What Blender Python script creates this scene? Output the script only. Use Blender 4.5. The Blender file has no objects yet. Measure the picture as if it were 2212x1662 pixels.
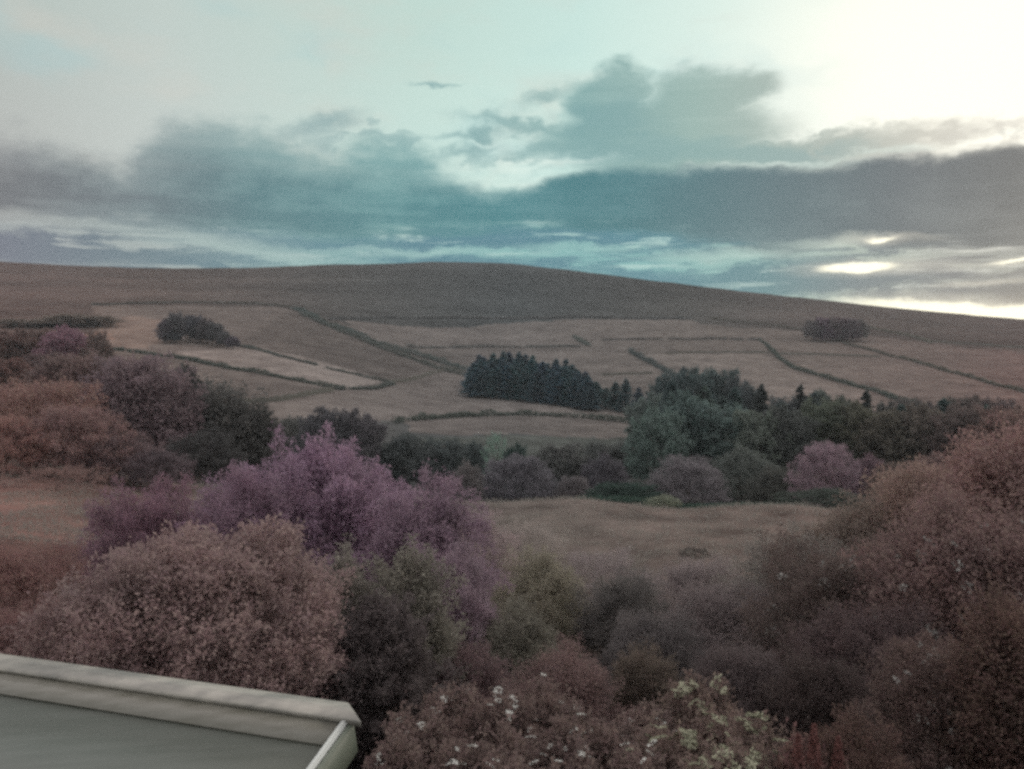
import bpy, math, random
import numpy as np
R = math.radians
rng = np.random.default_rng(7)
random.seed(7)
S = bpy.context.scene
COL = S.collection

# ------------------------------------------------------------------ camera
F = 1841.0
PITCH = math.atan((831 - 740) / F)
cam_d = bpy.data.cameras.new('camera'); cam = bpy.data.objects.new('camera', cam_d); COL.objects.link(cam)
cam_d.sensor_width = 36.0; cam_d.lens = 36.0 * F / 2212.0
cam_d.clip_start = 0.05; cam_d.clip_end = 20000
cam.location = (0, 0, 0); cam.rotation_euler = (R(90) - PITCH, 0, 0)
cam_d.dof.use_dof = True; cam_d.dof.focus_distance = 1.0; cam_d.dof.aperture_fstop = 9.0   # focused on the window glass close to the lens
S.camera = cam
CP, SP = math.cos(PITCH), math.sin(PITCH)

def ray(u, v):
    """view direction through a point of the 2212x1662 view, scaled so that y = 1"""
    a = (u - 1106) / F; b = -(v - 831) / F
    x, y, z = a, CP + b * SP, -SP + b * CP
    return x / y, z / y
def azel(u, v):
    x, z = ray(u, v)
    return math.degrees(math.atan2(x, 1)), math.degrees(math.atan2(z, math.hypot(x, 1)))

# ------------------------------------------------------------------ noise
def _h(ix, iy, iz, s):
    n = (ix * 374761393 + iy * 668265263 + iz * 2147483647 + s * 974711) & 0xffffffff
    n = ((n ^ (n >> 13)) * 1274126177) & 0xffffffff
    n = ((n ^ (n >> 16)) * 2246822519) & 0xffffffff
    return ((n ^ (n >> 15)) & 0xffff) / 65535.0
def vnoise(x, y, z=0.0, s=0):
    x, y, z = np.broadcast_arrays(np.asarray(x, float), np.asarray(y, float), np.asarray(z, float))
    fx, fy, fz = np.floor(x), np.floor(y), np.floor(z)
    ix, iy, iz = fx.astype(np.int64), fy.astype(np.int64), fz.astype(np.int64)
    tx, ty, tz = x - fx, y - fy, z - fz
    tx, ty, tz = tx*tx*(3-2*tx), ty*ty*(3-2*ty), tz*tz*(3-2*tz)
    r = 0
    for a in (0, 1):
        for b in (0, 1):
            for c in (0, 1):
                w = (tx if a else 1-tx) * (ty if b else 1-ty) * (tz if c else 1-tz)
                r = r + w * _h(ix+a, iy+b, iz+c, s)
    return r
def fbm(x, y, z=0.0, s=0, o=4):
    r, a, t, f = 0, 1.0, 0.0, 1.0
    for k in range(o):
        r = r + a * vnoise(x*f, y*f, z*f, s+k*17); t += a; a *= .5; f *= 2.03
    return r / t

# ------------------------------------------------------------------ terrain heights
YS = [0, 10, 20, 35, 60, 78, 92, 112, 140, 200, 250, 300, 350, 400, 480, 560, 650, 750, 850, 1000, 1200, 1400, 1600, 2000, 2600]
COLS = [-300, 0, 550, 1000, 1400, 1800, 2212, 2500]
ZT = [
 [-5.5,-6.0,-7.6,-9.4,-11.4,-12.4,-13.0,-13.6,-14,-14,-13,-11,-8,-5, 2, 9, 19, 30, 42, 62, 97,134,130,90,40],
 [-5.5,-6.1,-7.9,-9.8,-11.6,-12.8,-13.6,-15.0,-15.8,-16,-15,-13.5,-11,-6.5,0.5,8, 17, 29, 41, 62, 97,133,128,90,40],
 [-5.5,-6.3,-8.8,-11.4,-14.2,-15.7,-16.8,-21,-26,-30,-28,-25,-21,-16.5,-8.5,1, 12, 24, 36, 55, 87,123,119,80,30],
 [-5.5,-6.4,-9.4,-12.4,-15.2,-16.4,-17.4,-23,-30,-36,-36,-33,-31.3,-31.5,-28.5,-21,-11, 2, 17, 43, 85,130.5,126,85,30],
 [-5.5,-6.4,-9.4,-12.6,-15.4,-16.9,-18.2,-23,-30,-37,-38,-36.5,-36,-36,-31,-23,-12, 0, 13, 35, 68,101,99,60,10],
 [-5.5,-6.3,-9.0,-12.0,-14.8,-16.5,-18.0,-22,-28,-34,-37,-38,-38,-37,-32,-25,-16,-6, 4, 18, 43, 66, 64,30,-10],
 [-5.5,-6.1,-8.4,-10.6,-12.6,-13.8,-15.0,-19,-24,-30,-33,-35,-35,-34,-31,-26,-20,-13,-5, 6, 21, 36.5,34,5,-30],
 [-5.5,-6.0,-8.0,-9.8,-11.2,-12.2,-13,-16,-20,-26,-30,-32,-33,-33,-31,-27,-22,-16,-9, 1, 11, 22, 18,-5,-40]]
# skyline rows across the frame (the ridge crest is at 1400 m)
SKY = [(-300,560),(0,566),(150,575),(400,580),(600,578),(800,573),(930,567),(1000,568),(1100,572),(1200,582),(1300,593),(1400,607),(1500,620),(1700,643),(1900,663),(2100,683),(2212,692),(2500,712)]
ZT = np.array(ZT, float); YS = np.array(YS, float)
UA = np.array([(c - 1106) / F for c in COLS])          # tangent of azimuth of each column

def pchip(xk, yk, x):
    h = np.diff(xk); d = np.diff(yk, axis=-1) / h
    m = np.zeros_like(yk)
    w1 = 2*h[1:] + h[:-1]; w2 = h[1:] + 2*h[:-1]
    with np.errstate(all='ignore'):
        mm = (w1 + w2) / (w1 / d[..., :-1] + w2 / d[..., 1:])
    m[..., 1:-1] = np.where(d[..., :-1] * d[..., 1:] > 0, mm, 0)
    m[..., 0] = d[..., 0]; m[..., -1] = d[..., -1]
    x = np.clip(x, xk[0], xk[-1])
    i = np.clip(np.searchsorted(xk, x) - 1, 0, len(xk) - 2)
    t = (x - xk[i]) / h[i]
    return i, t, h, m
def terrain(x, y):
    x = np.atleast_1d(np.asarray(x, float)); y = np.atleast_1d(np.asarray(y, float))
    r = np.hypot(x, y)
    ang = np.abs(np.arctan2(x, y))
    t = np.where(ang < 0.75, x / np.where(np.abs(y) < 1e-6, 1e-6, y), np.sign(x) * 0.93)
    dep = np.where(ang < 0.62, y, r * 0.814)
    i, tt, h, m = pchip(YS, ZT, dep)
    hh = h[i]
    a = (1+2*tt)*(1-tt)**2; b = tt*(1-tt)**2*hh; c = tt*tt*(3-2*tt); d = tt*tt*(tt-1)*hh
    zc = a*ZT[:, i] + b*m[:, i] + c*ZT[:, i+1] + d*m[:, i+1]        # per column
    tc = np.clip(t, UA[0], UA[-1])
    j = np.clip(np.searchsorted(UA, tc) - 1, 0, len(UA) - 2)
    s = (tc - UA[j]) / (UA[j+1] - UA[j]); s = s*s*(3-2*s)*.5 + s*.5
    k = np.arange(len(x))
    z = zc[j, k]*(1-s) + zc[j+1, k]*s
    # crest correction
    su = np.array([(c - 1106)/F for c, _ in SKY]); sv = np.array([ray(u, v)[1]*1400 for u, v in SKY])
    zi = np.interp(tc, UA, ZT[:, 21])
    jj = ZT[j, 21]*(1-s) + ZT[j+1, 21]*s
    crest = np.interp(tc, su, sv)
    w = np.clip((dep - 800)/600, 0, 1); w = w*w*(3-2*w)
    z = z + (crest - jj) * w
    # behind the house everything settles to the garden level
    back = np.clip((ang - 0.9)/0.8, 0, 1); back = back*back*(3-2*back)
    z = z*(1-back) + back*(-5.5 - 0.004*r)
    # brow undulation of the meadow and general unevenness
    z = z + 3.4*np.exp(-((dep-90)/20)**2)*(vnoise(x/11+3.3, y*0+1.5, 0, 5)-.5)
    amp = np.clip((r-12)/60, 0.02, 1)
    z = z + amp*(fbm(x/26, y/26, 0, 9, 3)-.5)*1.2
    far = np.clip((r-350)/500, 0, 1)*np.clip((1500-dep)/260, 0, 1)
    z = z + far*(fbm(x/150, y/150, 0, 21, 4)-.5)*9
    return z
def gz(x, y): return float(terrain(x, y)[0])
def hit(u, v, y0=100, y1=1800):
    """where the sight line meets the ground, beyond y0"""
    x, z = ray(u, v)
    ys = np.concatenate([np.linspace(y0, y1, 1200)])
    g = terrain(x*ys, ys) - z*ys
    w = np.where(g >= 0)[0]
    if len(w) == 0: return None
    k = w[0]
    if k == 0: y = ys[0]
    else: y = ys[k-1] + (ys[k]-ys[k-1]) * (-g[k-1])/(g[k]-g[k-1])
    return x*y, y, gz(x*y, y)

# ------------------------------------------------------------------ node helper
class NB:
    def __init__(s, nt): s.nt = nt
    def node(s, t, **k):
        n = s.nt.nodes.new(t)
        for a, b in k.items(): setattr(n, a, b)
        return n
    def put(s, sock, v):
        if isinstance(v, bpy.types.NodeSocket): s.nt.links.new(v, sock)
        else: sock.default_value = v
    def m(s, op, a, b=0.0, c=0.0, clamp=False):
        n = s.node('ShaderNodeMath', operation=op, use_clamp=clamp)
        s.put(n.inputs[0], a); s.put(n.inputs[1], b); s.put(n.inputs[2], c)
        return n.outputs[0]
    def add(s, a, b): return s.m('ADD', a, b)
    def sub(s, a, b): return s.m('SUBTRACT', a, b)
    def mul(s, a, b): return s.m('MULTIPLY', a, b)
    def ss(s, x, lo, hi):
        n = s.node('ShaderNodeMapRange', interpolation_type='SMOOTHSTEP')
        s.put(n.inputs['Value'], x); s.put(n.inputs['From Min'], lo); s.put(n.inputs['From Max'], hi)
        return n.outputs[0]
    def mix(s, f, a, b, mode='MIX'):
        n = s.node('ShaderNodeMix', data_type='RGBA', blend_type=mode)
        s.put(n.inputs[0], f)
        for sock, v in ((n.inputs[6], a), (n.inputs[7], b)):
            s.put(sock, (*v, 1) if isinstance(v, tuple) and len(v) == 3 else v)
        return n.outputs[2]
    def noise(s, vec, scale, detail=4, rough=.5, dist=0):
        n = s.node('ShaderNodeTexNoise')
        if vec is not None: s.put(n.inputs['Vector'], vec)
        n.inputs['Scale'].default_value = scale; n.inputs['Detail'].default_value = detail
        n.inputs['Roughness'].default_value = rough; n.inputs['Distortion'].default_value = dist
        return n.outputs[0]
    def xyz(s, x, y, z=0.0):
        n = s.node('ShaderNodeCombineXYZ')
        s.put(n.inputs[0], x); s.put(n.inputs[1], y); s.put(n.inputs[2], z)
        return n.outputs[0]
    def ramp(s, f, stops, mode='LINEAR'):
        n = s.node('ShaderNodeValToRGB'); cr = n.color_ramp; cr.interpolation = mode
        while len(cr.elements) < len(stops): cr.elements.new(0.5)
        for e, (p, c) in zip(cr.elements, stops):
            e.position = p; e.color = (*c, 1)
        s.put(n.inputs[0], f); return n.outputs[0]
    def curve(s, f, pts):
        n = s.node('ShaderNodeFloatCurve'); c = n.mapping.curves[0]
        n.mapping.extend = 'HORIZONTAL'
        while len(c.points) < len(pts): c.points.new(0.5, 0.5)
        for p, (a, b) in zip(c.points, pts): p.location = (a, b); p.handle_type = 'AUTO'
        n.mapping.update(); s.put(n.inputs['Value'], f); return n.outputs[0]

def lin(r, g, b):
    f = lambda c: (c/255/12.92) if c/255 <= .04045 else ((c/255+.055)/1.055)**2.4
    return (f(r), f(g), f(b))

# ------------------------------------------------------------------ world: dusk sky with cloud banks
SUN_AZ, SUN_EL = 38.0, 9.0
W = bpy.data.worlds.new('World'); S.world = W; W.use_nodes = True
nt = W.node_tree; nt.nodes.clear(); N = NB(nt)
tc = N.node('ShaderNodeTexCoord')
sx = N.node('ShaderNodeSeparateXYZ'); nt.links.new(tc.outputs['Generated'], sx.inputs[0])
X, Y, Z = sx.outputs
az = N.mul(N.m('ARCTAN2', X, Y), 57.29578)
el = N.mul(N.m('ARCSINE', Z), 57.29578)
# domain warp: broad billows and fine fray
pv = N.xyz(N.mul(az, .12), N.mul(el, .24), 0.0)
w1 = N.sub(N.noise(pv, 1.5, 6, .58), .5)
pv2 = N.xyz(N.mul(az, .12), N.mul(el, .24), 7.3)
w2 = N.sub(N.noise(pv2, 1.5, 6, .58), .5)
w3 = N.sub(N.noise(N.xyz(N.mul(az, .34), N.mul(el, .60), 31.0), 1.5, 4, .6), .5)
w1 = N.add(w1, N.mul(w3, .45)); elw = N.add(el, N.mul(w1, 3.4)); azw = N.add(az, N.mul(w2, 6.0))
streak = N.noise(N.xyz(N.mul(azw, .06), N.mul(elw, .42), 2.0), 1.6, 5, .55)
streak2 = N.noise(N.xyz(N.mul(azw, .06), N.add(N.mul(el, .85), N.mul(az, .012)), 5.0), 1.5, 4, .5)
A01 = N.m('MULTIPLY_ADD', az, 1/120., .5, clamp=True)            # azimuth -60..60 -> 0..1
A01w = N.m('MULTIPLY_ADD', N.add(az, N.mul(w2, 2.5)), 1/120., .5, clamp=True)
def acol(u): return azel(u, 500)[0]/120 + .5
def aramp(lst): return N.ramp(A01, [(acol(u), lin(*c)) for u, c in lst])
def ecurve(lst):
    pts = []
    for u, v in lst:
        a, e = azel(u, v); pts.append((a/120+.5, max(0, e/30)))
    return N.mul(N.curve(A01w, pts), 30.0)
def ell(u, v, ru, rv, tilt=0, soft=.55, warp=1.0):
    """a soft ellipse of cloud: 1 inside, 0 outside"""
    a, e = azel(u, v); ra = ru/F*57.3; re = rv/F*57.3
    ax = N.sub(az if warp == 0 else N.add(az, N.mul(w2, 5.0*warp)), a)
    ex = N.sub(el if warp == 0 else N.add(el, N.mul(w1, 3.2*warp)), e)
    t = R(tilt)
    p = N.add(N.mul(ax, math.cos(t)/ra), N.mul(ex, math.sin(t)/ra))
    q = N.add(N.mul(ax, -math.sin(t)/re), N.mul(ex, math.cos(t)/re))
    d = N.m('SQRT', N.add(N.mul(p, p), N.mul(q, q)))
    return N.ss(d, 1+soft, 1-soft)
def union(ls):
    r = ls[0]
    for x in ls[1:]: r = N.m('MAXIMUM', r, x)
    return r
# clear upper sky
up = aramp([(-600,(150,165,165)),(0,(178,190,184)),(350,(190,202,196)),(900,(190,214,205)),(1250,(198,225,217)),(1600,(222,238,228)),(1900,(245,250,238)),(2212,(255,255,244)),(2700,(255,250,235))])
lowup = aramp([(-600,(170,170,165)),(0,(182,184,180)),(350,(196,203,198)),(900,(200,224,215)),(1250,(210,236,226)),(1600,(232,246,236)),(1900,(252,255,245)),(2212,(255,255,246)),(2700,(255,250,235))])
sky = N.mix(N.ss(el, 22, 10), up, lowup)
wisp = N.noise(N.xyz(N.mul(azw, .09), N.mul(el, .2), 11.0), 1.3, 5, .55)
sky = N.mix(N.mul(N.ss(wisp, .48, .75), .34), sky, lin(208,202,192))
blueish = N.noise(N.xyz(N.mul(azw, .07), N.mul(elw, .16), 21.0), 1.2, 3, .5)
sky = N.mix(N.mul(N.ss(blueish, .5, .75), .35), sky, lin(160,200,203))
# the glow round the hidden sun
ga, ge = azel(2190, 190)
gd = N.m('SQRT', N.add(N.m('POWER', N.mul(N.sub(az, ga), 1/13.), 2.0), N.m('POWER', N.mul(N.sub(el, ge), 1/9.), 2.0)))
glow = N.ss(gd, 1.6, 0.2)
sky = N.mix(N.mul(glow, .85), sky, (1.12, 1.08, .93))
# middle cumulus
cB = aramp([(0,(165,170,170)),(900,(128,165,166)),(1250,(128,166,164)),(1500,(152,178,170)),(1750,(174,184,175)),(2000,(205,202,190)),(2212,(225,220,208))])
B = union([ell(1318,228,85,66,0,.3), ell(1520,205,120,52,0,.35), ell(1610,200,80,34,0,.5), ell(1430,285,240,62,0,.3), ell(1730,318,220,30,0,.4), ell(1600,338,330,34,0,.4), ell(1900,320,90,20,0,.6)])
Bw = union([ell(1130,275,130,9,-8,.8), ell(1180,325,95,17,14,.8), ell(1010,290,70,9,6,.9), ell(1180,205,60,14,20,.9), ell(940,182,30,4,0,1.0), ell(1840,300,120,14,0,.8),
            ell(2060,290,70,12,4,.9), ell(2170,262,40,8,-4,.9), ell(700,270,70,16,12,.9), ell(1000,330,60,10,10,.9)])
dens = N.add(.74, N.mul(streak2, .5))
sky = N.mix(N.mul(N.mul(Bw, .75), dens), sky, cB)
sky = N.mix(N.mul(N.mul(B, .98), N.m('MINIMUM', dens, 1.0)), sky, cB)
Bdk = union([ell(1330,262,95,45), ell(1400,320,180,25), ell(1640,330,200,20)])
sky = N.mix(N.mul(Bdk, .42), sky, lin(118,158,160))
brk = N.noise(N.xyz(N.mul(az, .30), N.mul(el, .62), 3.0), 1.4, 4, .55)
brkm = N.mul(N.mul(N.ss(brk, .52, .60), N.ss(N.m('ABSOLUTE', N.sub(el, azel(1900, 300)[1])), 1.5, .5)), N.ss(az, azel(1640, 300)[0], azel(1760, 300)[0]))
sky = N.mix(N.mul(brkm, .8), sky, cB)
tuft = N.noise(N.xyz(N.mul(azw, .16), N.mul(elw, .36), 15.0), 1.6, 5, .6)
tuftm = N.mul(N.ss(tuft, .5, .62), N.mul(N.ss(N.m('ABSOLUTE', N.sub(el, azel(900, 300)[1])), 3.0, .8), N.ss(N.m('ABSOLUTE', N.sub(az, azel(950, 300)[0])), 13, 6)))
sky = N.mix(N.mul(tuftm, .55), sky, cB)
rim = union([ell(1160,392,160,15,-6,.7), ell(1590,364,330,7,3,.8), ell(1130,368,120,10,10,.8), ell(1890,345,170,9,6,.8)])
sky = N.mix(N.mul(N.mul(rim, N.ss(streak2, .38, .6)), .62), sky, lin(228,242,232))
# lower sky under the bank: pale with dark streaks
lowl = aramp([(-600,(165,160,155)),(0,(158,163,163)),(300,(162,172,170)),(700,(132,168,168)),(1000,(134,180,178)),(1400,(128,180,178)),(1650,(150,184,178)),(1850,(172,184,174)),(2050,(172,174,166)),(2212,(174,174,166))])
lowd = aramp([(-600,(110,105,110)),(0,(114,118,130)),(300,(108,126,134)),(700,(96,136,146)),(1000,(82,128,142)),(1400,(86,134,146)),(1650,(98,136,142)),(1850,(118,130,134)),(2050,(124,126,128)),(2212,(128,126,124))])
streak3 = N.noise(N.xyz(N.mul(azw, .10), N.add(N.mul(el, 1.15), N.mul(w2, .5)), 9.0), 1.6, 5, .6)
low = N.mix(N.ss(streak, .40, .56), lowl, lowd)
low = N.mix(N.mul(N.ss(streak3, .50, .60), .75), low, lowd)
low = N.mix(N.mul(N.ss(streak3, .44, .34), .8), low, N.mix(.45, lowl, sky))
topE = ecurve([(-500,330),(0,300),(150,343),(262,362),(320,300),(420,264),(560,288),(700,328),(800,312),(880,322),(960,372),(1080,414),(1140,410),(1230,384),(1330,366),(1500,369),(1700,362),(1850,350),(2000,336),(2212,322),(2700,300)])
botE = ecurve([(-500,470),(0,466),(250,470),(400,490),(600,502),(800,512),(1000,500),(1200,496),(1400,502),(1550,522),(1700,538),(1850,512),(1980,528),(2212,548),(2700,560)])
bank = aramp([(-600,(120,112,115)),(0,(112,113,116)),(300,(106,116,121)),(550,(90,124,129)),(850,(78,128,133)),(1100,(68,126,132)),(1350,(70,117,123)),(1650,(92,114,119)),(1950,(104,110,113)),(2212,(110,110,109))])
bankl = aramp([(-600,(150,145,145)),(0,(142,144,145)),(300,(130,146,148)),(550,(122,154,155)),(850,(116,160,160)),(1100,(100,148,152)),(1350,(92,136,141)),(1650,(110,132,135)),(1950,(122,128,129)),(2212,(130,130,128))])
leftness = N.ss(az, 4, -8)
tsoft = N.add(.8, N.mul(leftness, 1.4))
elb = N.add(el, N.mul(w1, N.add(1.7, N.mul(leftness, 3.0))))
inTop = N.ss(N.m('DIVIDE', N.sub(topE, elb), tsoft), -.6, .6)
inBot = N.ss(N.sub(N.add(N.add(el, N.mul(w2, 1.6)), N.mul(N.sub(streak3, .5), 2.4)), botE), -.55, .75)
coreE = ecurve([(-500,350),(0,352),(150,356),(290,368),(420,350),(560,366),(700,386),(800,380),(960,408),(1080,424),(1140,414),(1230,386),(1330,367),(1500,370),(1700,363),(1850,351),(2000,337),(2212,323),(2700,300)])
inCore = N.ss(N.m('DIVIDE', N.sub(coreE, N.add(el, N.mul(w1, 2.4))), N.add(.75, N.mul(leftness, 1.3))), -.7, .7)
sky = N.mix(N.ss(N.sub(elb, N.add(botE, .4)), .5, -.3), sky, low)
mott = N.mul(N.ss(N.add(N.mul(streak2, .5), N.mul(N.add(w1, .5), .5)), .42, .62), N.add(.55, N.mul(N.ss(az, 0, -10), .05)))
bankc = N.mix(mott, bank, bankl)
# underside of the bank is a little deeper
tongue = N.mul(N.mul(inTop, inBot), N.add(.55, N.mul(streak2, .55)))
sky = N.mix(N.m('MINIMUM', tongue, .9), sky, bankl)
sky = N.mix(N.mul(N.mul(inCore, inBot), .96), sky, bankc)
# slate streaks near the crest, pale streak on the left
st_d = union([ell(1000,567,190,10,0,.8,.5), ell(640,525,200,8,-5,.8,.5), ell(1420,600,230,9,-6,.8,.5), ell(1980,598,170,10,0,.8,.5), ell(2100,630,160,8,0,.8,.5), ell(150,560,240,16,0,.8,.5), ell(1700,605,160,10,-3,.8,.5)])
sky = N.mix(N.mul(st_d, .75), sky, lowd)
st_l = union([ell(150,484,230,12,-2,.8,.5), ell(520,540,230,9,-7,.8,.5), ell(900,545,150,7,0,.8,.5), ell(1250,535,140,9,0,.8,.5), ell(1560,552,160,12,0,.8,.5), ell(1830,525,120,10,0,.8,.5)])
sky = N.mix(N.mul(st_l, .6), sky, aramp([(0,(178,180,176)),(700,(160,190,186)),(1250,(150,196,190)),(1700,(186,204,194)),(1950,(222,215,198))]))
# breaks where the low light comes through
w1s = w1
w1 = N.add(w1, N.mul(w3, .35))
gap = union([ell(2205,560,40,3,4,.7,.3), ell(1905,521,22,4,0,.8,.3), ell(1850,578,70,10,2,.35,.2), ell(2090,666,190,11,-4.5,.45,.3), ell(2230,674,150,14,-3,.45,.3)])
gap2 = union([ell(1900,578,130,14,0,.8,.2), ell(2200,562,60,6,4,.8,.3), ell(1905,520,30,6,0,.8,.3), ell(2130,612,80,5,3,.8,.2), ell(2080,660,200,18,-4,.8,.3)])
sky = N.mix(N.mul(gap2, .5), sky, lin(226,220,204))
sky = N.mix(gap, sky, (1.35, 1.28, 1.0))
# added pink-tinted cloud deck overhead (outside the picture) gives most of the soft light
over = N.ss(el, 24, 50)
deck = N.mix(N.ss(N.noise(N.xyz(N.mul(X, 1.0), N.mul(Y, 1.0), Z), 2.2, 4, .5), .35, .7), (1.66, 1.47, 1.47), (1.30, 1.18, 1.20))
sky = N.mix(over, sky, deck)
sky = N.mix(N.ss(Y, .25, -.25), sky, (.95, .92, .91))
nish = N.node('ShaderNodeTexSky', sky_type='NISHITA'); nish.sun_disc = False
nish.sun_elevation = R(SUN_EL); nish.sun_rotation = R(SUN_AZ); nish.dust_density = .3; nish.air_density = .8
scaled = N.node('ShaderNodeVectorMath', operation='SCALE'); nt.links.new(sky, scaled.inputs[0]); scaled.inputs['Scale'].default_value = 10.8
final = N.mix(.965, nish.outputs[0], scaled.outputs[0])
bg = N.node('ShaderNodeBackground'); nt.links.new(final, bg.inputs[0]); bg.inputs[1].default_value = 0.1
wo = N.node('ShaderNodeOutputWorld'); nt.links.new(bg.outputs[0], wo.inputs[0])
try: W.cycles.sample_map_resolution = 512; W.cycles.sampling_method = 'MANUAL'
except Exception: pass

sun_d = bpy.data.lights.new('sun', 'SUN'); sun = bpy.data.objects.new('sun', sun_d); COL.objects.link(sun)
sun_d.energy = 0.6; sun_d.angle = R(14); sun_d.color = (1, .9, .74)
sun.rotation_euler = (R(90 - SUN_EL), 0, R(180 - SUN_AZ)); sun.location = (60, 80, 60)

# ------------------------------------------------------------------ materials
def mat(name):
    m = bpy.data.materials.new(name); m.use_nodes = True; m.node_tree.nodes.clear()
    n = NB(m.node_tree); out = n.node('ShaderNodeOutputMaterial'); return m, n, out
def foliage_mat():
    m, n, out = mat('foliage')
    oi = n.node('ShaderNodeObjectInfo'); ge = n.node('ShaderNodeNewGeometry')
    t = n.node('ShaderNodeTexCoord')
    big = n.noise(t.outputs['Object'], 5.0, 3, .5)
    c = oi.outputs['Color']
    hs = n.node('ShaderNodeHueSaturation'); n.put(hs.inputs['Color'], c)
    n.put(hs.inputs['Hue'], n.m('MULTIPLY_ADD', ge.outputs['Random Per Island'], .05, .475))
    n.put(hs.inputs['Saturation'], n.m('MULTIPLY_ADD', big, .5, .75))
    n.put(hs.inputs['Value'], n.add(n.m('MULTIPLY_ADD', ge.outputs['Random Per Island'], .32, .54), n.mul(big, .6)))
    d = n.node('ShaderNodeBsdfDiffuse'); n.put(d.inputs[0], hs.outputs[0])
    tr = n.node('ShaderNodeBsdfTranslucent'); n.put(tr.inputs[0], hs.outputs[0])
    mx = n.node('ShaderNodeMixShader'); mx.inputs[0].default_value = .45
    n.nt.links.new(d.outputs[0], mx.inputs[1]); n.nt.links.new(tr.outputs[0], mx.inputs[2]); n.nt.links.new(mx.outputs[0], out.inputs[0])
    return m
M_FOL = foliage_mat()
def simple(name, c1, c2, scale=4, rough=.8, detail=5, coord='Object', stretch=None, spec=.3, metal=0, bump=0):
    m, n, out = mat(name)
    t = n.node('ShaderNodeTexCoord'); vec = t.outputs[coord]
    if stretch:
        mp = n.node('ShaderNodeMapping'); n.put(mp.inputs[0], vec); mp.inputs['Scale'].default_value = stretch; vec = mp.outputs[0]
    f = n.noise(vec, scale, detail, .6)
    c = n.mix(n.ss(f, .3, .7), c1, c2)
    b = n.node('ShaderNodeBsdfPrincipled'); n.put(b.inputs['Base Color'], c); b.inputs['Roughness'].default_value = rough
    b.inputs['Specular IOR Level'].default_value = spec; b.inputs['Metallic'].default_value = metal
    if bump:
        bp = n.node('ShaderNodeBump'); bp.inputs['Strength'].default_value = bump; n.put(bp.inputs['Height'], f); n.put(b.inputs['Normal'], bp.outputs[0])
    n.nt.links.new(b.outputs[0], out.inputs[0]); return m
M_BARK = simple('bark', (.05,.04,.035), (.10,.08,.07), 12, .9)
M_STONE = simple('wall_stone', (.05,.052,.045), (.10,.095,.08), 3, .95, coord='Object')
M_PETAL = simple('white_petal', (.42,.43,.40), (.60,.61,.57), 20, .8)
M_CREAM = simple('cream_petal', (.22,.23,.16), (.38,.38,.28), 20, .8)
M_RED = simple('red_plume', (.14,.068,.062), (.20,.095,.086), 20, .8)

def ground_mat():
    m, n, out = mat('moor_and_fields')
    at = n.node('ShaderNodeAttribute'); at.attribute_name = 'tint'
    t = n.node('ShaderNodeTexCoord'); ob = t.outputs['Object']
    a = n.noise(ob, .012, 6, .6); b = n.noise(ob, .09, 6, .65); c = n.noise(ob, .55, 6, .65)
    f = n.add(n.add(n.mul(a, .80), n.mul(b, 1.5)), n.mul(c, .7))
    val = n.m('MULTIPLY_ADD', f, 1.0, -.50)
    sc = n.node('ShaderNodeVectorMath', operation='SCALE'); n.put(sc.inputs[0], at.outputs['Color']); n.put(sc.inputs['Scale'], val)
    hs = n.node('ShaderNodeHueSaturation'); n.put(hs.inputs['Color'], sc.outputs[0]); n.put(hs.inputs['Hue'], n.m('MULTIPLY_ADD', b, .04, .48)); n.put(hs.inputs['Saturation'], .88)
    d = n.node('ShaderNodeBsdfDiffuse'); n.put(d.inputs[0], hs.outputs[0]); d.inputs[1].default_value = 1
    bp = n.node('ShaderNodeBump'); bp.inputs['Strength'].default_value = .5; bp.inputs['Distance'].default_value = .6
    n.put(bp.inputs['Height'], n.add(c, n.mul(b, 3.0))); n.put(d.inputs['Normal'], bp.outputs[0])
    n.nt.links.new(d.outputs[0], out.inputs[0]); return m

# ------------------------------------------------------------------ mesh builders
def link(o, parent=None):
    COL.objects.link(o)
    if parent: o.parent = parent
    return o
def raw_mesh(name, co, faces_flat, sizes, material):
    me = bpy.data.meshes.new(name)
    co = np.asarray(co, np.float32); fl = np.asarray(faces_flat, np.int32); sizes = np.asarray(sizes, np.int32)
    me.vertices.add(len(co)); me.vertices.foreach_set('co', co.ravel())
    me.loops.add(len(fl)); me.loops.foreach_set('vertex_index', fl)
    me.polygons.add(len(sizes)); st = np.concatenate([[0], np.cumsum(sizes)[:-1]]).astype(np.int32)
    me.polygons.foreach_set('loop_start', st)
    me.update(calc_edges=True); me.validate()
    if material: me.materials.append(material)
    return me
def unit(v): return v / np.maximum(np.linalg.norm(v, axis=-1, keepdims=True), 1e-9)
def leaf_mesh(name, C, D, L, Wd, g, material=None):
    """one small pointed leaf (rhombus) per row"""
    n = len(C); s = unit(np.cross(D, g.normal(size=(n, 3)))); L = np.asarray(L).reshape(-1, 1); Wd = np.asarray(Wd).reshape(-1, 1)
    co = np.empty((n, 4, 3)); co[:, 0] = C - D*L*.5; co[:, 1] = C + s*Wd*.5 - D*L*.05; co[:, 2] = C + D*L*.5; co[:, 3] = C - s*Wd*.5 - D*L*.05
    return raw_mesh(name, co.reshape(-1, 3), np.arange(4*n), np.full(n, 4), material or M_FOL)
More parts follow.
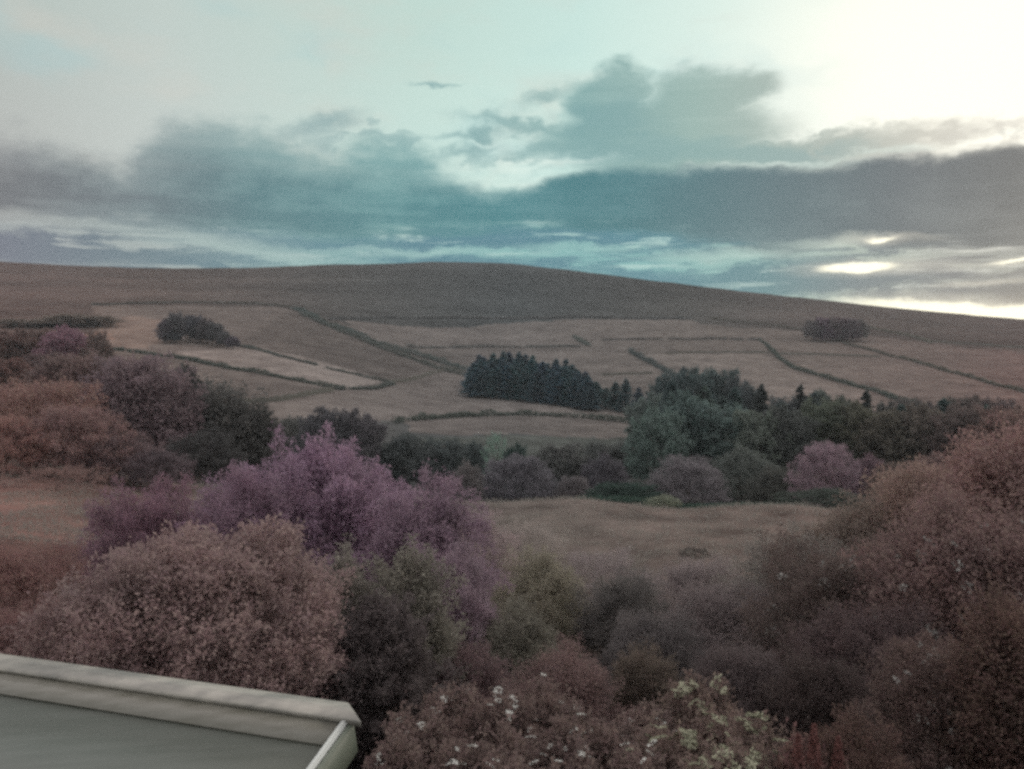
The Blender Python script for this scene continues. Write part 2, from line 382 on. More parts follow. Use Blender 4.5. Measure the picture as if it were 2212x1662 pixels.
def tubes(name, paths, material, k=6):
    co, fl, sz = [], [], []
    for P, Rr in paths:
        P = np.asarray(P, float); base = len(co)
        for i, p in enumerate(P):
            d = unit((P[min(i+1, len(P)-1)] - P[max(i-1, 0)])[None])[0]
            a = unit(np.cross(d, [.31, .95, .05])[None])[0]; b = np.cross(d, a)
            for q in range(k):
                an = 2*math.pi*q/k; co.append(p + Rr[i]*(a*math.cos(an) + b*math.sin(an)))
        for i in range(len(P)-1):
            for q in range(k):
                fl += [base+i*k+q, base+i*k+(q+1) % k, base+(i+1)*k+(q+1) % k, base+(i+1)*k+q]; sz.append(4)
        fl += [base+(len(P)-1)*k+q for q in range(k)]; sz.append(k)
    return raw_mesh(name, co, fl, sz, material)

def crown(name, seed, ncl, per, rx=.42, zc=.55, rz=.45, spray=.12, sw=.035, leaf=.03, lw=.015, up=.5, lump=.45, inner=.35, droop=0., align=.6, lumpf=2.2, flat=0.):
    """foliage of a broad crown: sprays of leaves reaching out from an uneven envelope; height about 1"""
    g = np.random.default_rng(seed)
    d = unit(g.normal(size=(ncl, 3)))
    lo = -zc/rz*.98
    d[:, 2] = np.where(d[:, 2] < -.75, -d[:, 2], d[:, 2])
    lm = 1 - lump + 2*lump*vnoise(d[:, 0]*lumpf+seed, d[:, 1]*lumpf, d[:, 2]*lumpf, seed) 
    r = (inner + (1-inner)*g.random(ncl)**.45) * lm
    c = d * r[:, None] * np.array([rx, rx, rz]) + np.array([0, 0, zc])
    c[:, 2] = np.maximum(c[:, 2], .03)
    bd = unit(d*np.array([1, 1, .8]) + np.array([0, 0, up]) + g.normal(size=(ncl, 3))*.28)
    n = ncl*per; ci = np.repeat(np.arange(ncl), per)
    t = g.random(n); sl = spray*(.6 + .8*g.random(ncl))[ci]
    wd = sw*(1.15 - .75*t)
    C = c[ci] + bd[ci]*(t*sl)[:, None] + g.normal(size=(n, 3))*wd[:, None]
    C[:, 2] -= droop*spray*t*t
    C[:, 2] = np.maximum(C[:, 2], .0)
    D = unit(bd[ci]*align + g.normal(size=(n, 3))*(1-align*.5))
    kz = 1.0/np.percentile(C[:, 2], 99.6); kr = (rx/.88)/np.percentile(np.hypot(C[:, 0], C[:, 1]), 93)
    C[:, 2] *= kz; C[:, :2] *= kr; c = c*np.array([kr, kr, kz])
    L = leaf*(.6 + .8*g.random(n)); Wd = lw*(.6 + .8*g.random(n))
    return leaf_mesh(name, C, D, L, Wd, g), c
def conifer(name, seed, n=5200, rad=.2, power=.85):
    g = np.random.default_rng(seed); nb = 170
    h = .05 + .93*g.random(nb)**.85; a = g.random(nb)*6.283
    Rb = rad*(1-h)**power*(.65+.6*g.random(nb)) + .012
    bi = g.integers(0, nb, n); t = g.random(n)**.7
    hz = h[bi] - .22*Rb[bi]*t + .1*Rb[bi]*t*t
    C = np.stack([np.cos(a[bi])*Rb[bi]*t, np.sin(a[bi])*Rb[bi]*t, hz], 1) + g.normal(size=(n, 3))*.012*(1.3-hz)[:, None]
    D = unit(np.stack([np.cos(a[bi]), np.sin(a[bi]), -.25+0*t], 1) + g.normal(size=(n, 3))*.55)
    top = g.integers(0, n, 90); C[top] = np.stack([g.normal(size=90)*.008, g.normal(size=90)*.008, .9+.1*g.random(90)], 1); D[top] = unit(g.normal(size=(90, 3))*.4 + [0, 0, 1])
    return leaf_mesh(name, C, D, .05*(.5+.9*g.random(n)), .022*(.5+.9*g.random(n)), g)
def trunk_mesh(name, seed, c=None, r=.022, top=.9, nl=9):
    g = np.random.default_rng(seed); paths = []
    wob = g.normal(size=(6, 2))*.012
    zs = np.linspace(-.03, top, 6); P = np.stack([wob[:, 0], wob[:, 1], zs], 1); P[0, :2] = 0
    paths.append((P, r*np.linspace(1.25, .25, 6)))
    if c is not None:
        for k in g.choice(len(c), min(nl, len(c)), replace=False):
            e = c[k]; z0 = max(.08, min(e[2]*.55, top*.7)); s = np.array([0, 0, z0]); mid = (s+e)/2 + [0, 0, .03]
            paths.append(([s, mid, e], [r*.55, r*.35, r*.12]))
    return tubes(name, paths, M_BARK)
def stems_mesh(name, seed, c, r=.008, n=16):
    g = np.random.default_rng(seed); paths = []
    for k in g.choice(len(c), min(n, len(c)), replace=False):
        e = c[k]; s = np.array([e[0]*.12, e[1]*.12, -.03]); mid = s*.5+e*.5 + [0, 0, .05]
        paths.append(([s, mid, e], [r, r*.7, r*.25]))
    return tubes(name, paths, M_BARK, 5)

PROTO = {}
def proto(kind, name, fol, trunk, fname, tname, rx):
    PROTO[kind] = (name, fol, trunk, fname, tname, rx)
for i in range(3):
    proto('spruce%d' % i, 'conifer_tree', conifer('spruce_crown', 40+i, 4200, .19+.02*i, .8), trunk_mesh('spruce_trunk', 60+i, None, .016, .96), 'crown', 'trunk', .2)
for i in range(4):
    m, c = crown('broad_crown', 100+i, 330, 46, rx=.40, zc=.54, rz=.44, spray=.10, sw=.035, leaf=.036, lw=.020, up=.35, lump=.35)
    proto('broad%d' % i, 'broadleaf_tree', m, trunk_mesh('broad_trunk', 120+i, c), 'crown', 'trunk', .44)
m, c = crown('sparse_crown', 131, 150, 30, rx=.36, zc=.58, rz=.42, spray=.12, sw=.03, leaf=.028, lw=.014, up=.5, lump=.5)
proto('sparse', 'broadleaf_tree', m, trunk_mesh('sparse_trunk', 132, c, .016, .85, 26), 'crown', 'trunk', .38)
for i in range(3):
    m, c = crown('round_crown', 140+i, 520, 44, rx=.46, zc=.50, rz=.48, spray=.08, sw=.035, leaf=.026, lw=.015, up=.25, lump=.25, lumpf=2.6)
    proto('round%d' % i, 'round_bush', m, trunk_mesh('round_trunk', 150+i, c, .02, .7), 'crown', 'trunk', .5)

def tree(kind, u, vtop, y, wpx, rgb, label, cat='tree', group=None, name=None, y_is_base=None):
    nm, fol, trk, fn, tn, rx = PROTO[kind]
    xr, zr = ray(u, vtop); x = xr*y; z0 = gz(x, y); h = max(.4, zr*y - z0)
    wid = wpx/F*y
    o = bpy.data.objects.new(name or nm, None); o.empty_display_size = .3
    COL.objects.link(o); o.location = (x, y, z0); o.rotation_euler = (0, 0, random.random()*6.28)
    o.scale = (wid/(2*rx), wid/(2*rx), h)
    o['label'] = label; o['category'] = cat
    if group: o['group'] = group
    f = bpy.data.objects.new(fn, fol); link(f, o); f.color = (*rgb, 1)
    if trk: link(bpy.data.objects.new(tn, trk), o)
    return o
TREES = []
def C(r, g, b, k=1.0):
    """surface colour that shows as this tone under the dusk sky"""
    a = lin(r, g, b); m = .3*a[0]+.55*a[1]+.15*a[2]; return tuple(min(.8, KFOL*k*(c*.68+m*.32)) for c in a)
KFOL = 2.25

# ------------------------------------------------------------------ ground sheet
azs = np.concatenate([np.linspace(-180, -42, 40, endpoint=False), np.linspace(-42, 42, 560, endpoint=False), np.linspace(42, 180, 40, endpoint=False)])
rad = np.concatenate([np.linspace(.6, 12, 24, endpoint=False), np.geomspace(12, 110, 120, endpoint=False), np.geomspace(110, 420, 110, endpoint=False), np.geomspace(420, 1500, 190, endpoint=False), np.linspace(1500, 1750, 14)])
AA, RR = np.meshgrid(np.radians(azs), rad, indexing='ij')
GX, GY = (np.sin(AA)*RR).ravel(), (np.cos(AA)*RR).ravel()
GZ = terrain(GX, GY)
na, nr = AA.shape
i0, j0 = np.meshgrid(np.arange(na), np.arange(nr-1), indexing='ij'); i1 = (i0+1) % na
quads = np.stack([i0*nr+j0, i1*nr+j0, i1*nr+j0+1, i0*nr+j0+1], -1).reshape(-1, 4)[:, ::-1]
cen = len(GX); co = np.concatenate([np.stack([GX, GY, GZ], 1), [[0, 0, gz(0.01, .01)]]])
tri = np.stack([np.full(na, cen), ((np.arange(na)+1) % na)*nr, np.arange(na)*nr], 1)[:, ::-1]
gm = raw_mesh('ground', co, np.concatenate([quads.ravel(), tri.ravel()]), np.concatenate([np.full(len(quads), 4), np.full(na, 3)]), ground_mat())
gm.polygons.foreach_set('use_smooth', np.ones(len(gm.polygons), bool))
# tints: moor, enclosed fields, meadow, garden
KG = 1.12
def gl(r, g, b): return np.array(lin(r, g, b))*KG
ta = np.degrees(np.arctan2(co[:, 0], co[:, 1])); rr = np.hypot(co[:, 0], co[:, 1])
px = np.interp(np.tan(np.radians(np.clip(ta, -40, 40))), [-.7, -.6, -.42, -.18, 0, .2, .35, .5, .6, .7], np.arange(10))
moor = np.array([gl(*c) for c in [(112,88,82),(110,90,84),(102,88,82),(88,88,86),(80,86,87),(88,88,85),(98,89,84),(102,90,84),(104,88,82),(108,88,82)]])
field = np.array([gl(*c) for c in [(122,98,86),(122,100,90),(110,99,93),(104,98,94),(102,98,95),(105,99,94),(108,99,93),(108,94,88),(112,90,84),(110,88,82)]])
def at(tab): return np.stack([np.interp(px, np.arange(10), tab[:, k]) for k in range(3)], 1)
T = at(moor)
nz = fbm(co[:, 0]/180, co[:, 1]/60, 0, 3, 4)
nz2 = fbm(co[:, 0]/420+5, co[:, 1]/120, 0, 13, 3); nz3 = fbm(co[:, 0]/30, co[:, 1]/24, 0, 23, 3)
T = T*((.30 + .62*nz + .62*nz2 + .22*nz3)*.60)[:, None]
def poly_mask(pix, y0=100, soft=8):
    pts = [hit(u, v, y0) for u, v in pix]; pts = [p for p in pts if p]
    P = np.array([[p[0], p[1]] for p in pts]); x, y = co[:, 0], co[:, 1]
    ins = np.zeros(len(x), bool); j = len(P)-1
    x = x + (fbm(x/14, y/14, 0, 41, 2)-.5)*16; y = y + (fbm(x/14, y/14, 0, 43, 2)-.5)*16
    for i in range(len(P)):
        with np.errstate(all='ignore'):
            cnd = ((P[i, 1] > y) != (P[j, 1] > y)) & (x < (P[j, 0]-P[i, 0])*(y-P[i, 1])/(P[j, 1]-P[i, 1]+1e-12)+P[i, 0])
        ins ^= cnd; j = i
    return ins
def paint(pix, tone, a=1., y0=100, n=.18):
    global T
    mk = poly_mask(pix, y0).astype(float)[:, None]*a
    tone = np.asarray(tone) if tone is not None else at(field)
    T = T*(1-mk) + mk*tone*(1-n+2*n*fbm(co[:, 0]/35, co[:, 1]/18, 0, 8, 3))[:, None]
FT = at(field)*.88
# lower enclosed land is paler than the moor
paint([(200,660),(620,666),(720,700),(1500,700),(1800,720),(2212,760),(2260,900),(1500,900),(1380,918),(860,912),(500,900),(240,800)], FT*.94)
paint([(380,762),(505,748),(845,827),(722,843)], FT*1.5)               # pale strip
paint([(505,745),(640,668),(960,790),(850,826)], FT*.78)                # dark pasture
paint([(560,880),(720,846),(860,830),(1010,815),(1020,862),(1380,895),(1380,915),(1180,897),(860,910),(570,915)], FT*1.12)
paint([(1372,768),(1650,766),(1720,802),(2000,888),(1690,895),(1500,838)], FT*1.22)
paint([(1290,737),(1640,737),(1655,762),(1300,762)], FT*.9)
paint([(1690,770),(2100,800),(2212,860),(2212,895),(2010,888),(1800,818)], FT*1.03)
paint([(740,692),(1250,690),(1500,692),(1500,730),(1250,746),(800,742)], FT*1.02)
paint([(1020,760),(1360,760),(1460,815),(1300,830),(1020,800)], FT*1.06)
paint([(870,915),(1060,902),(1270,908),(1390,925),(1390,945),(870,935)], FT*.98)   # strip below the hedge
paint([(860,940),(1390,945),(1390,1000),(860,1000)], gl(74,78,74))       # rough wet ground in the valley
paint([(215,700),(290,682),(345,690),(340,752),(250,752),(225,735)], gl(120,101,91), .7)
paint([(25,752),(60,728),(120,730),(240,715),(240,745),(120,760)], gl(132,104,90))
paint([(70,800),(240,772),(250,795),(150,815),(70,860)], gl(132,104,90))
# near meadow and slope
nearmask = (rr < 112) & (co[:, 1] > 0)
mead = .74*np.array([gl(*c) for c in [(128,95,88),(126,95,88),(116,98,90),(108,102,96),(112,104,98),(116,104,97),(112,98,91),(98,82,74),(90,74,68),(88,72,66)]])
MT = at(mead)*(.45+1.1*fbm(co[:, 0]/3.2, co[:, 1]/5, 0, 31, 4))[:, None]
w = np.clip((118-rr)/14, 0, 1)[:, None]*(co[:, 1] > 0)[:, None]
T = T*(1-w) + w*MT
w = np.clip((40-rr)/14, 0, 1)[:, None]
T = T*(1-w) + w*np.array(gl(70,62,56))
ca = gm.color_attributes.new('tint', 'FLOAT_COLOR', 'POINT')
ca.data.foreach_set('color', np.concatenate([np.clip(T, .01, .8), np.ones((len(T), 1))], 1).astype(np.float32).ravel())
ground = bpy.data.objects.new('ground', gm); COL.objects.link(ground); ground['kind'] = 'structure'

# ------------------------------------------------------------------ hedgerows and stone walls on the hill
def path_pts(pix, y0, step):
    P = []
    for u, v in pix:
        p = hit(u, v, y0)
        if p: P.append(np.array(p[:2]))
    out = []
    for a, b in zip(P[:-1], P[1:]):
        n = max(1, int(np.linalg.norm(b-a)/step))
        for k in range(n): out.append(a + (b-a)*k/n)
    out.append(P[-1]); return np.array(out)
def hedge(pix, hgt, wid, rgb, label, y0=100, leaf=.9, dens=26, gaps=.06, ydep=0):
    g = np.random.default_rng(int(pix[0][0]*7+pix[0][1]))
    if ydep:
        q = [(ray(u, v)[0]*ydep, ray(u, v)[1]*ydep) for u, v in pix]; xs = np.arange(q[0][0], q[-1][0], .5)
        P = np.stack([xs, ydep + 2*np.sin(xs/9)], 1); n = len(P)*dens//2
        hgt = np.maximum(.5, np.interp(xs, [a for a, _ in q], [b for _, b in q]) - terrain(P[:, 0], P[:, 1]))
    else: P = path_pts(pix, y0, 1.0); n = int(len(P)*dens); hgt = np.full(len(P), hgt)
    k = g.integers(0, len(P), n); b = P[k]
    hz = hgt[k]*(.45+.8*vnoise(b[:, 0]/5, b[:, 1]/5, 0, 4)); keep = vnoise(b[:, 0]/9, b[:, 1]/9, 0, 14) > gaps
    b, hz = b[keep], hz[keep]; n = len(b)
    o2 = b + g.normal(size=(n, 2))*wid*.35
    z = terrain(o2[:, 0], o2[:, 1]) + g.random(n)*hz
    o0 = np.array([P[len(P)//2][0], P[len(P)//2][1], gz(*P[len(P)//2])])
    Cc = np.stack([o2[:, 0], o2[:, 1], z], 1) - o0
    m = leaf_mesh('hedge', Cc, unit(g.normal(size=(n, 3))+[0, 0, .4]), leaf*(.5+g.random(n)), leaf*.7*(.5+g.random(n)), g)
    o = bpy.data.objects.new('hedgerow', m); COL.objects.link(o); o.location = o0; o.color = (*rgb, 1)
    o['label'] = label; o['category'] = 'hedge'; return o
def wall(pix, hgt, label, y0=100, thick=.9):
    g = np.random.default_rng(int(pix[0][0]*3+pix[0][1])); P = path_pts(pix, y0, 2.2)
    o0 = np.array([P[len(P)//2][0], P[len(P)//2][1], gz(*P[len(P)//2])]); co, fl, sz = [], [], []
    for i, p in enumerate(P):
        d = unit((P[min(i+1, len(P)-1)]-P[max(i-1, 0)])[None])[0]; s = np.array([-d[1], d[0]])*thick*.5
        h = hgt*(.75+.5*g.random()); j = g.normal()*.12
        for q, zz in ((s*1.3, -.4), (s*.7, h), (-s*.7, h), (-s*1.3, -.4)):
            xy = p + q + j*s; co.append([xy[0]-o0[0], xy[1]-o0[1], gz(p[0], p[1])+zz-o0[2]])
    for i in range(len(P)-1):
        for q in range(3):
            fl += [i*4+q, i*4+q+1, (i+1)*4+q+1, (i+1)*4+q]; sz.append(4)
    e = (len(P)-1)*4
    fl += [3, 2, 1, 0, e, e+1, e+2, e+3]; sz += [4, 4]
    o = bpy.data.objects.new('dry_stone_wall', raw_mesh('dry_stone_wall', co, fl, sz, M_STONE)); COL.objects.link(o); o.location = o0
    o['label'] = label; o['category'] = 'stone wall'; o['kind'] = 'thing'; return o
HAZE = .00010
co_ground_min, co_ground_max = GZ.min(), GZ.max()
HG = C(58,66,60); HG2 = C(64,70,66)
hedge([(636,668),(700,700),(800,738),(900,768),(1008,800)], 4.0, 4.5, C(56,68,66), 'upper of two dark parallel hedges running diagonally down the hill to the conifer block')
hedge([(650,680),(740,720),(820,752),(900,780),(1005,812)], 3.4, 4.0, HG2, 'lower of two dark parallel hedges running diagonally down the hill to the conifer block')
hedge([(244,757),(380,774),(500,799),(620,820),(728,842)], 2.2, 2.4, HG, 'dark hedge along the lower edge of the pale strip field')
hedge([(728,843),(800,842),(850,831)], 1.8, 2.2, HG2, 'short low hedge closing the tip of the pale strip field')
wall([(500,872),(600,868),(660,856),(720,846)], 2.0, 'low curved stone wall below the pale strip field')
hedge([(515,748),(600,770),(720,800),(835,826)], 1.6, 2.2, HG2, 'thin hedge along the upper edge of the pale strip field')
wall([(838,826),(880,824),(940,806),(985,796)], 1.8, 'short stone wall linking the pale strip field to the two parallel hedges')
hedge([(856,914),(900,908),(940,905),(1060,899),(1180,899),(1270,905),(1385,918)], 2.6, 2.6, HG, 'thick dark hedge arching across the field below the conifer block', y0=200)
hedge([(200,660),(300,657),(420,655),(560,658),(630,667)], 2.4, 3.0, C(76,74,68), 'thin high hedge where the moor meets the fields on the left', leaf=1.2)
hedge([(712,692),(830,688),(960,688),(1080,690),(1250,686),(1400,690),(1500,688)], 2.6, 4.5, C(72,74,74), 'broken dark hedge along the foot of the moor below the summit', leaf=1.3, gaps=.22)
hedge([(880,750),(1000,751),(1120,751),(1250,750)], 2.0, 3.5, C(78,80,78), 'faint level hedge above the conifer block', leaf=1.1, gaps=.2)
hedge([(1240,730),(1272,748)], 3.0, 4.0, C(66,74,70), 'short stub of hedge on the slope above the conifer block')
hedge([(1300,736),(1400,734),(1500,735),(1640,735)], 2.0, 2.2, C(74,74,72), 'level hedge along the top of the big pale field', gaps=.2)
hedge([(1640,735),(1658,748),(1682,775),(1722,800),(1800,822),(1900,850),(2008,887)], 2.8, 2.6, HG, 'dark hedge bending down the right edge of the big pale field')
hedge([(1360,762),(1400,783),(1450,810),(1505,840)], 4.2, 3.6, C(56,66,66), 'thick dark hedge sloping down the left edge of the big pale field')
wall([(1440,765),(1540,763),(1660,763)], 1.4, 'thin stone wall across the upper part of the big pale field')
wall([(1300,812),(1360,809),(1410,808)], 1.5, 'short stone wall behind the right end of the conifer block')
hedge([(1530,688),(1650,701),(1740,716),(1830,745),(1950,775),(2050,805),(2225,852)], 2.4, 2.6, C(72,70,62), 'long thin hedge running past the small round wood to the right edge')
hedge([(1870,706),(1960,725),(2010,742)], 2.4, 3.4, C(78,76,66), 'short hedge just right of the small round wood', leaf=1.1)
wall([(2000,738),(2100,744),(2225,752)], 1.6, 'faint stone wall near the right edge below the skyline')
wall([(1660,764),(1800,768),(1900,772)], 1.3, 'faint stone wall below the small round wood')
hedge([(1125,1098),(1200,1090),(1300,1080),(1400,1082),(1455,1092),(1540,1088),(1660,1084),(1800,1092)], 0, 3.0, C(44,62,54), 'low dark green hedge along the far edge of the near meadow', leaf=.3, dens=420, gaps=.02, ydep=102)

# ------------------------------------------------------------------ woods and single trees on the hill
def rnd(a, b): return a + (b-a)*random.random()
def jit(c, k=.08): return tuple(max(.01, x*(1+rnd(-k, k))) for x in c)
# conifer block in the middle
edge_top = [(1012,772),(1050,765),(1100,768),(1150,772),(1200,778),(1250,795),(1290,822)]
edge_bot = [(1012,858),(1100,866),(1180,872),(1290,892)]
def lerp(tab, u): return float(np.interp(u, [a for a, _ in tab], [b for _, b in tab]))
k = 0
for row, (fy, ft) in enumerate([(0, .0), (28, -.02), (55, 0.0)]):
    for u in np.arange(1018 if row == 0 else 1024, 1292, 12.5):
        uu = u + rnd(-4, 4); p = hit(uu, lerp(edge_bot, uu), 250)
        y = p[1] + fy + rnd(0, 8)
        vt = lerp(edge_top, uu) + (26 if row == 0 else 10 if row == 1 else 0) + rnd(-9, 15)
        tree('spruce%d' % (k % 3), uu, vt, y, 54, jit(C(50,74,82)), 'dark spruce standing in the dense block in the middle of the hillside', 'conifer', 'spruces of the hillside block'); k += 1
for u, v, y, w in [(1310,838,440,46),(1330,826,430,50),(1352,818,425,46),(1380,838,415,52),(1408,846,400,56),(1432,838,390,52)]:
    tree('spruce%d' % (k % 3), u, v, y, w, jit(C(52,72,76)), 'spruce in the low row joining the hillside block to the valley wood', 'conifer', 'spruces joining block and valley wood'); k += 1
# left and right clumps
for u, v, w in [(356,690,34),(378,676,40),(402,682,40),(424,682,42),(446,688,40),(466,698,38),(484,716,34),(502,728,30),(370,716,44),(432,704,44)]:
    p = hit(u, 742 if u < 400 else 735+(u-400)*.2, 200); tree('broad%d' % (k % 4), u, v, p[1], w, jit(C(72,72,74)), 'tree in the small wood above the pale strip field', 'tree', 'trees of the wood above the pale strip field'); k += 1
for u, v, w in [(1756,692,40),(1776,686,42),(1798,685,42),(1818,686,40),(1840,688,42),(1860,690,34),(1786,704,44),(1832,704,44)]:
    p = hit(u, 738, 200); tree('round%d' % (k % 3), u, v, p[1], w, jit(C(80,72,77)), 'tree in the small round wood below the skyline on the right', 'tree', 'trees of the small round wood', name='broadleaf_tree'); k += 1
# gorse on the left shoulder
for u, v, w, l in [(150,678,110,'long low dark gorse patch on the left shoulder of the hill'),(215,682,80,'dark gorse patch at the right tip of the left shoulder'),(60,690,130,'broad brown gorse patch on the left shoulder at the picture edge')]:
    p = hit(u, 706, 150); tree('broad1', u, v, p[1], w, C(96,86,78), l, 'gorse', name='gorse_bush')
# far left row
for u, v, w, y, c, l in [(16,718,110,330,(86,66,62),'brown tree at the left end of the row by the bare field'),(78,712,100,335,(88,70,66),'brown tree second in the row by the bare field'),
      (142,706,110,325,(104,76,88),'purplish pink tree in the row by the bare field'),(212,716,60,320,(88,74,70),'small round tree at the right end of the row by the bare field'),
      (110,762,120,290,(82,66,66),'low dark tree in front of the purplish tree by the bare field'),(10,775,120,250,(90,66,62),'brown tree above the big red trees at the left edge')]:
    tree('broad%d' % (k % 4), u, v, y, w, C(*c), l); k += 1
# left wood
USEED = [900]
def unique_tree(u, vtop, y, wpx, rgb, label, sparse=False):
    USEED[0] += 1
    xr, zr = ray(u, vtop); x = xr*y; z0 = gz(x, y); h = zr*y - z0; wid = wpx/F*y
    m, c = crown('crown', USEED[0], 160 if sparse else 340, 34 if sparse else 56, rx=.5*wid/h*.88, zc=.52, rz=.46, spray=.13, sw=.05, leaf=.034, lw=.019, up=.35, lump=.5, lumpf=2.6)
    o = bpy.data.objects.new('broadleaf_tree', None); COL.objects.link(o); o.location = (x, y, z0); o.scale = (h, h, h)
    o['label'] = label; o['category'] = 'tree'
    f = bpy.data.objects.new('crown', m); link(f, o); f.color = (*rgb, 1)
    link(bpy.data.objects.new('trunk', trunk_mesh('trunk', USEED[0], c, .02, .8)), o)
for kind, u, v, y, w, c, l in [
   ('broad0',60,826,92,300,(108,82,76),'tall russet tree at the left edge behind the stubble field'),
   ('broad2',190,770,118,230,(92,76,74),'brown tree with the high pointed crown in the left wood'),
   ('broad1',290,774,112,260,(94,80,84),'big purplish brown tree in the middle of the left wood'),
   ('broad3',400,800,122,160,(56,58,58),'dark grey green tree right of the purplish brown tree'),
   ('sparse',485,822,120,190,(74,74,72),'thin airy tree with grey foliage in the left wood'),
   ('broad2',545,872,118,140,(68,68,66),'grey green tree at the right end of the left wood'),
   ('broad0',440,930,100,180,(58,58,58),'low dark tree under the airy tree'),
   ('broad3',160,880,82,230,(104,80,78),'lower russet tree in front of the left wood'),
   ('broad1',12,900,78,180,(112,82,76),'russet bush cut by the left edge behind the stubble field'),
   ('broad0',255,940,84,190,(90,74,76),'lower purplish tree behind the left end of the pink shrub'),
   ('broad2',120,1010,70,220,(100,78,74),'low reddish bush on the far side of the stubble field'),
   ('broad3',340,970,82,150,(76,66,70),'dark purple bush right of the lower purplish tree'),
   ('broad1',620,905,200,100,(72,74,72),'grey green bush far behind the big pink shrub'),
   ('broad2',700,884,185,120,(70,70,74),'dark round tree peeping over the big pink shrub'),
   ('broad0',775,888,190,110,(74,72,76),'second dark round tree over the big pink shrub'),
   ('broad3',880,940,190,120,(64,70,70),'dark scrub tree right of the top of the pink shrub'),
   ('broad1',960,950,195,110,(62,70,70),'dark scrub tree in the wet hollow below the arching hedge'),
   ('broad0',1025,955,205,70,(60,70,70),'dark scrub tree left of the pale green sapling'),
   ('sparse',1075,936,190,62,(84,108,96),'pale green sapling in the hollow in the middle'),
   ('broad2',1115,962,185,74,(50,66,62),'small dark green bush beside the pale green sapling'),
   ('broad3',1210,960,210,120,(76,78,76),'grey scrub bush right of the dark green bush'),
   ('broad1',1310,955,215,120,(74,78,76),'grey scrub bush at the foot of the valley wood')]:
    if y < 140: unique_tree(u, v, y, w, C(*c), l, kind == 'sparse')
    else: tree(kind, u, v, y, w, C(*c), l)
# valley wood on the right
for kind, u, v, y, w, c in [('broad0',1402,854,270,96,(62,72,70)),('broad1',1448,806,310,90,(52,62,64)),('spruce1',1478,794,312,70,(48,60,62)),('broad2',1508,798,310,100,(54,66,66)),('broad3',1556,800,312,100,(52,62,64)),('broad0',1598,818,305,86,(56,62,64)),
   ('broad1',1690,859,290,90,(60,64,62)),('broad3',1772,846,285,86,(58,62,58)),('broad0',1820,858,280,90,(60,64,58)),('broad2',1920,870,270,84,(60,60,58)),
   ('broad1',1964,862,268,96,(60,58,58)),('broad2',2012,872,262,92,(66,60,60)),('broad3',2062,862,260,100,(64,58,58)),('broad0',2112,858,255,110,(66,58,58)),('broad1',2160,864,250,100,(68,58,58)),('broad2',2206,879,240,100,(78,62,60))]:
    tree(kind, u, v, y, w, jit(C(*c, 1.4), .04), 'dark tree in the back rank of the valley wood on the right', 'tree', 'back rank of the valley wood')
for u, v, y, w in [(1405,870,262,98),(1452,824,258,106),(1522,836,262,110),(1588,838,258,102),(1688,870,268,98),(1758,848,262,94),(1822,876,258,94),(1948,876,250,98),(2040,862,246,98),(2130,876,240,98),(1490,854,240,104),(1560,858,240,104)]:
    tree('spruce%d' % (k % 3), u, v, y, w, jit(C(54,68,66), .05), 'dark pointed spruce mixed into the broadleaf trees of the valley wood', 'conifer', 'spruces mixed into the valley wood'); k += 1
for u, v, y, w, l in [(1645,832,295,74,'dark spruce with the tallest clear tip, left of the three in the valley wood'),(1730,832,288,74,'sharp dark spruce tip in the middle of the valley wood'),(1872,846,275,78,'dark spruce tip above the pink tree')]:
    tree('spruce%d' % (u % 3), u, v, y, w, C(52,58,56), l, 'conifer')
for kind, u, v, y, w, c in [('broad2',1420,884,205,128,(62,76,72)),('broad0',1490,852,215,148,(52,66,66)),('broad1',1568,876,212,138,(58,72,68)),('broad3',1640,890,205,128,(64,72,66)),('broad0',1700,880,205,128,(52,58,54)),
   ('broad1',1775,869,212,138,(58,62,54)),('broad2',1850,872,208,138,(60,62,52)),('broad3',1925,890,198,128,(62,58,54)),('broad0',2005,878,196,138,(68,60,58)),('broad1',2085,876,190,148,(70,60,56)),('broad2',2165,884,180,148,(80,62,58))]:
    tree(kind, u, v, y, w, jit(C(*c, 1.4), .04), 'grey green tree in the front rank of the valley wood on the right', 'tree', 'front rank of the valley wood')
# round bushes beyond the meadow
for kind, u, v, y, w, c, l in [('round0',1005,1000,125,84,(84,80,80),'small pale round bush left of the big round bush beyond the meadow'),('round1',1120,986,132,176,(80,78,84),'big grey purple round bush beyond the meadow'),
   ('round2',1242,1030,128,90,(82,78,80),'small lumpy bush beyond the meadow right of the big grey purple one'),('round0',1305,984,140,120,(70,68,74),'dark purple round bush behind the dark green thicket'),
   ('round1',1352,1046,112,170,(44,60,54),'low dark green thicket at the far edge of the meadow'),('round2',1487,990,126,160,(88,84,88),'round grey bush with a pale outline beyond the meadow'),
   ('round0',1600,970,140,150,(72,78,74),'grey green bush right of the pale outlined round one'),('round1',1672,1012,128,110,(66,68,64),'dark olive bush left of the pink tree'),
   ('round2',1782,960,122,132,(108,90,99),'pink round topped tree right of the meadow'),('round0',1878,985,124,90,(92,74,82),'purple bush just right of the pink tree'),
   ('round1',1432,1072,98,70,(92,98,82),'tiny pale green bush on the meadow edge'),('round0',1790,1062,100,210,(56,64,58),'dark low thicket under the pink tree at the meadow edge'),
   ('round2',1940,1000,112,110,(78,68,64),'brown bush above the orange topped shrubs'),
   ('round0',2020,982,112,130,(92,74,72),'mauve bush behind the orange topped shrubs')]:
    tree(kind, u, v, y, w, C(*c), l, 'bush')

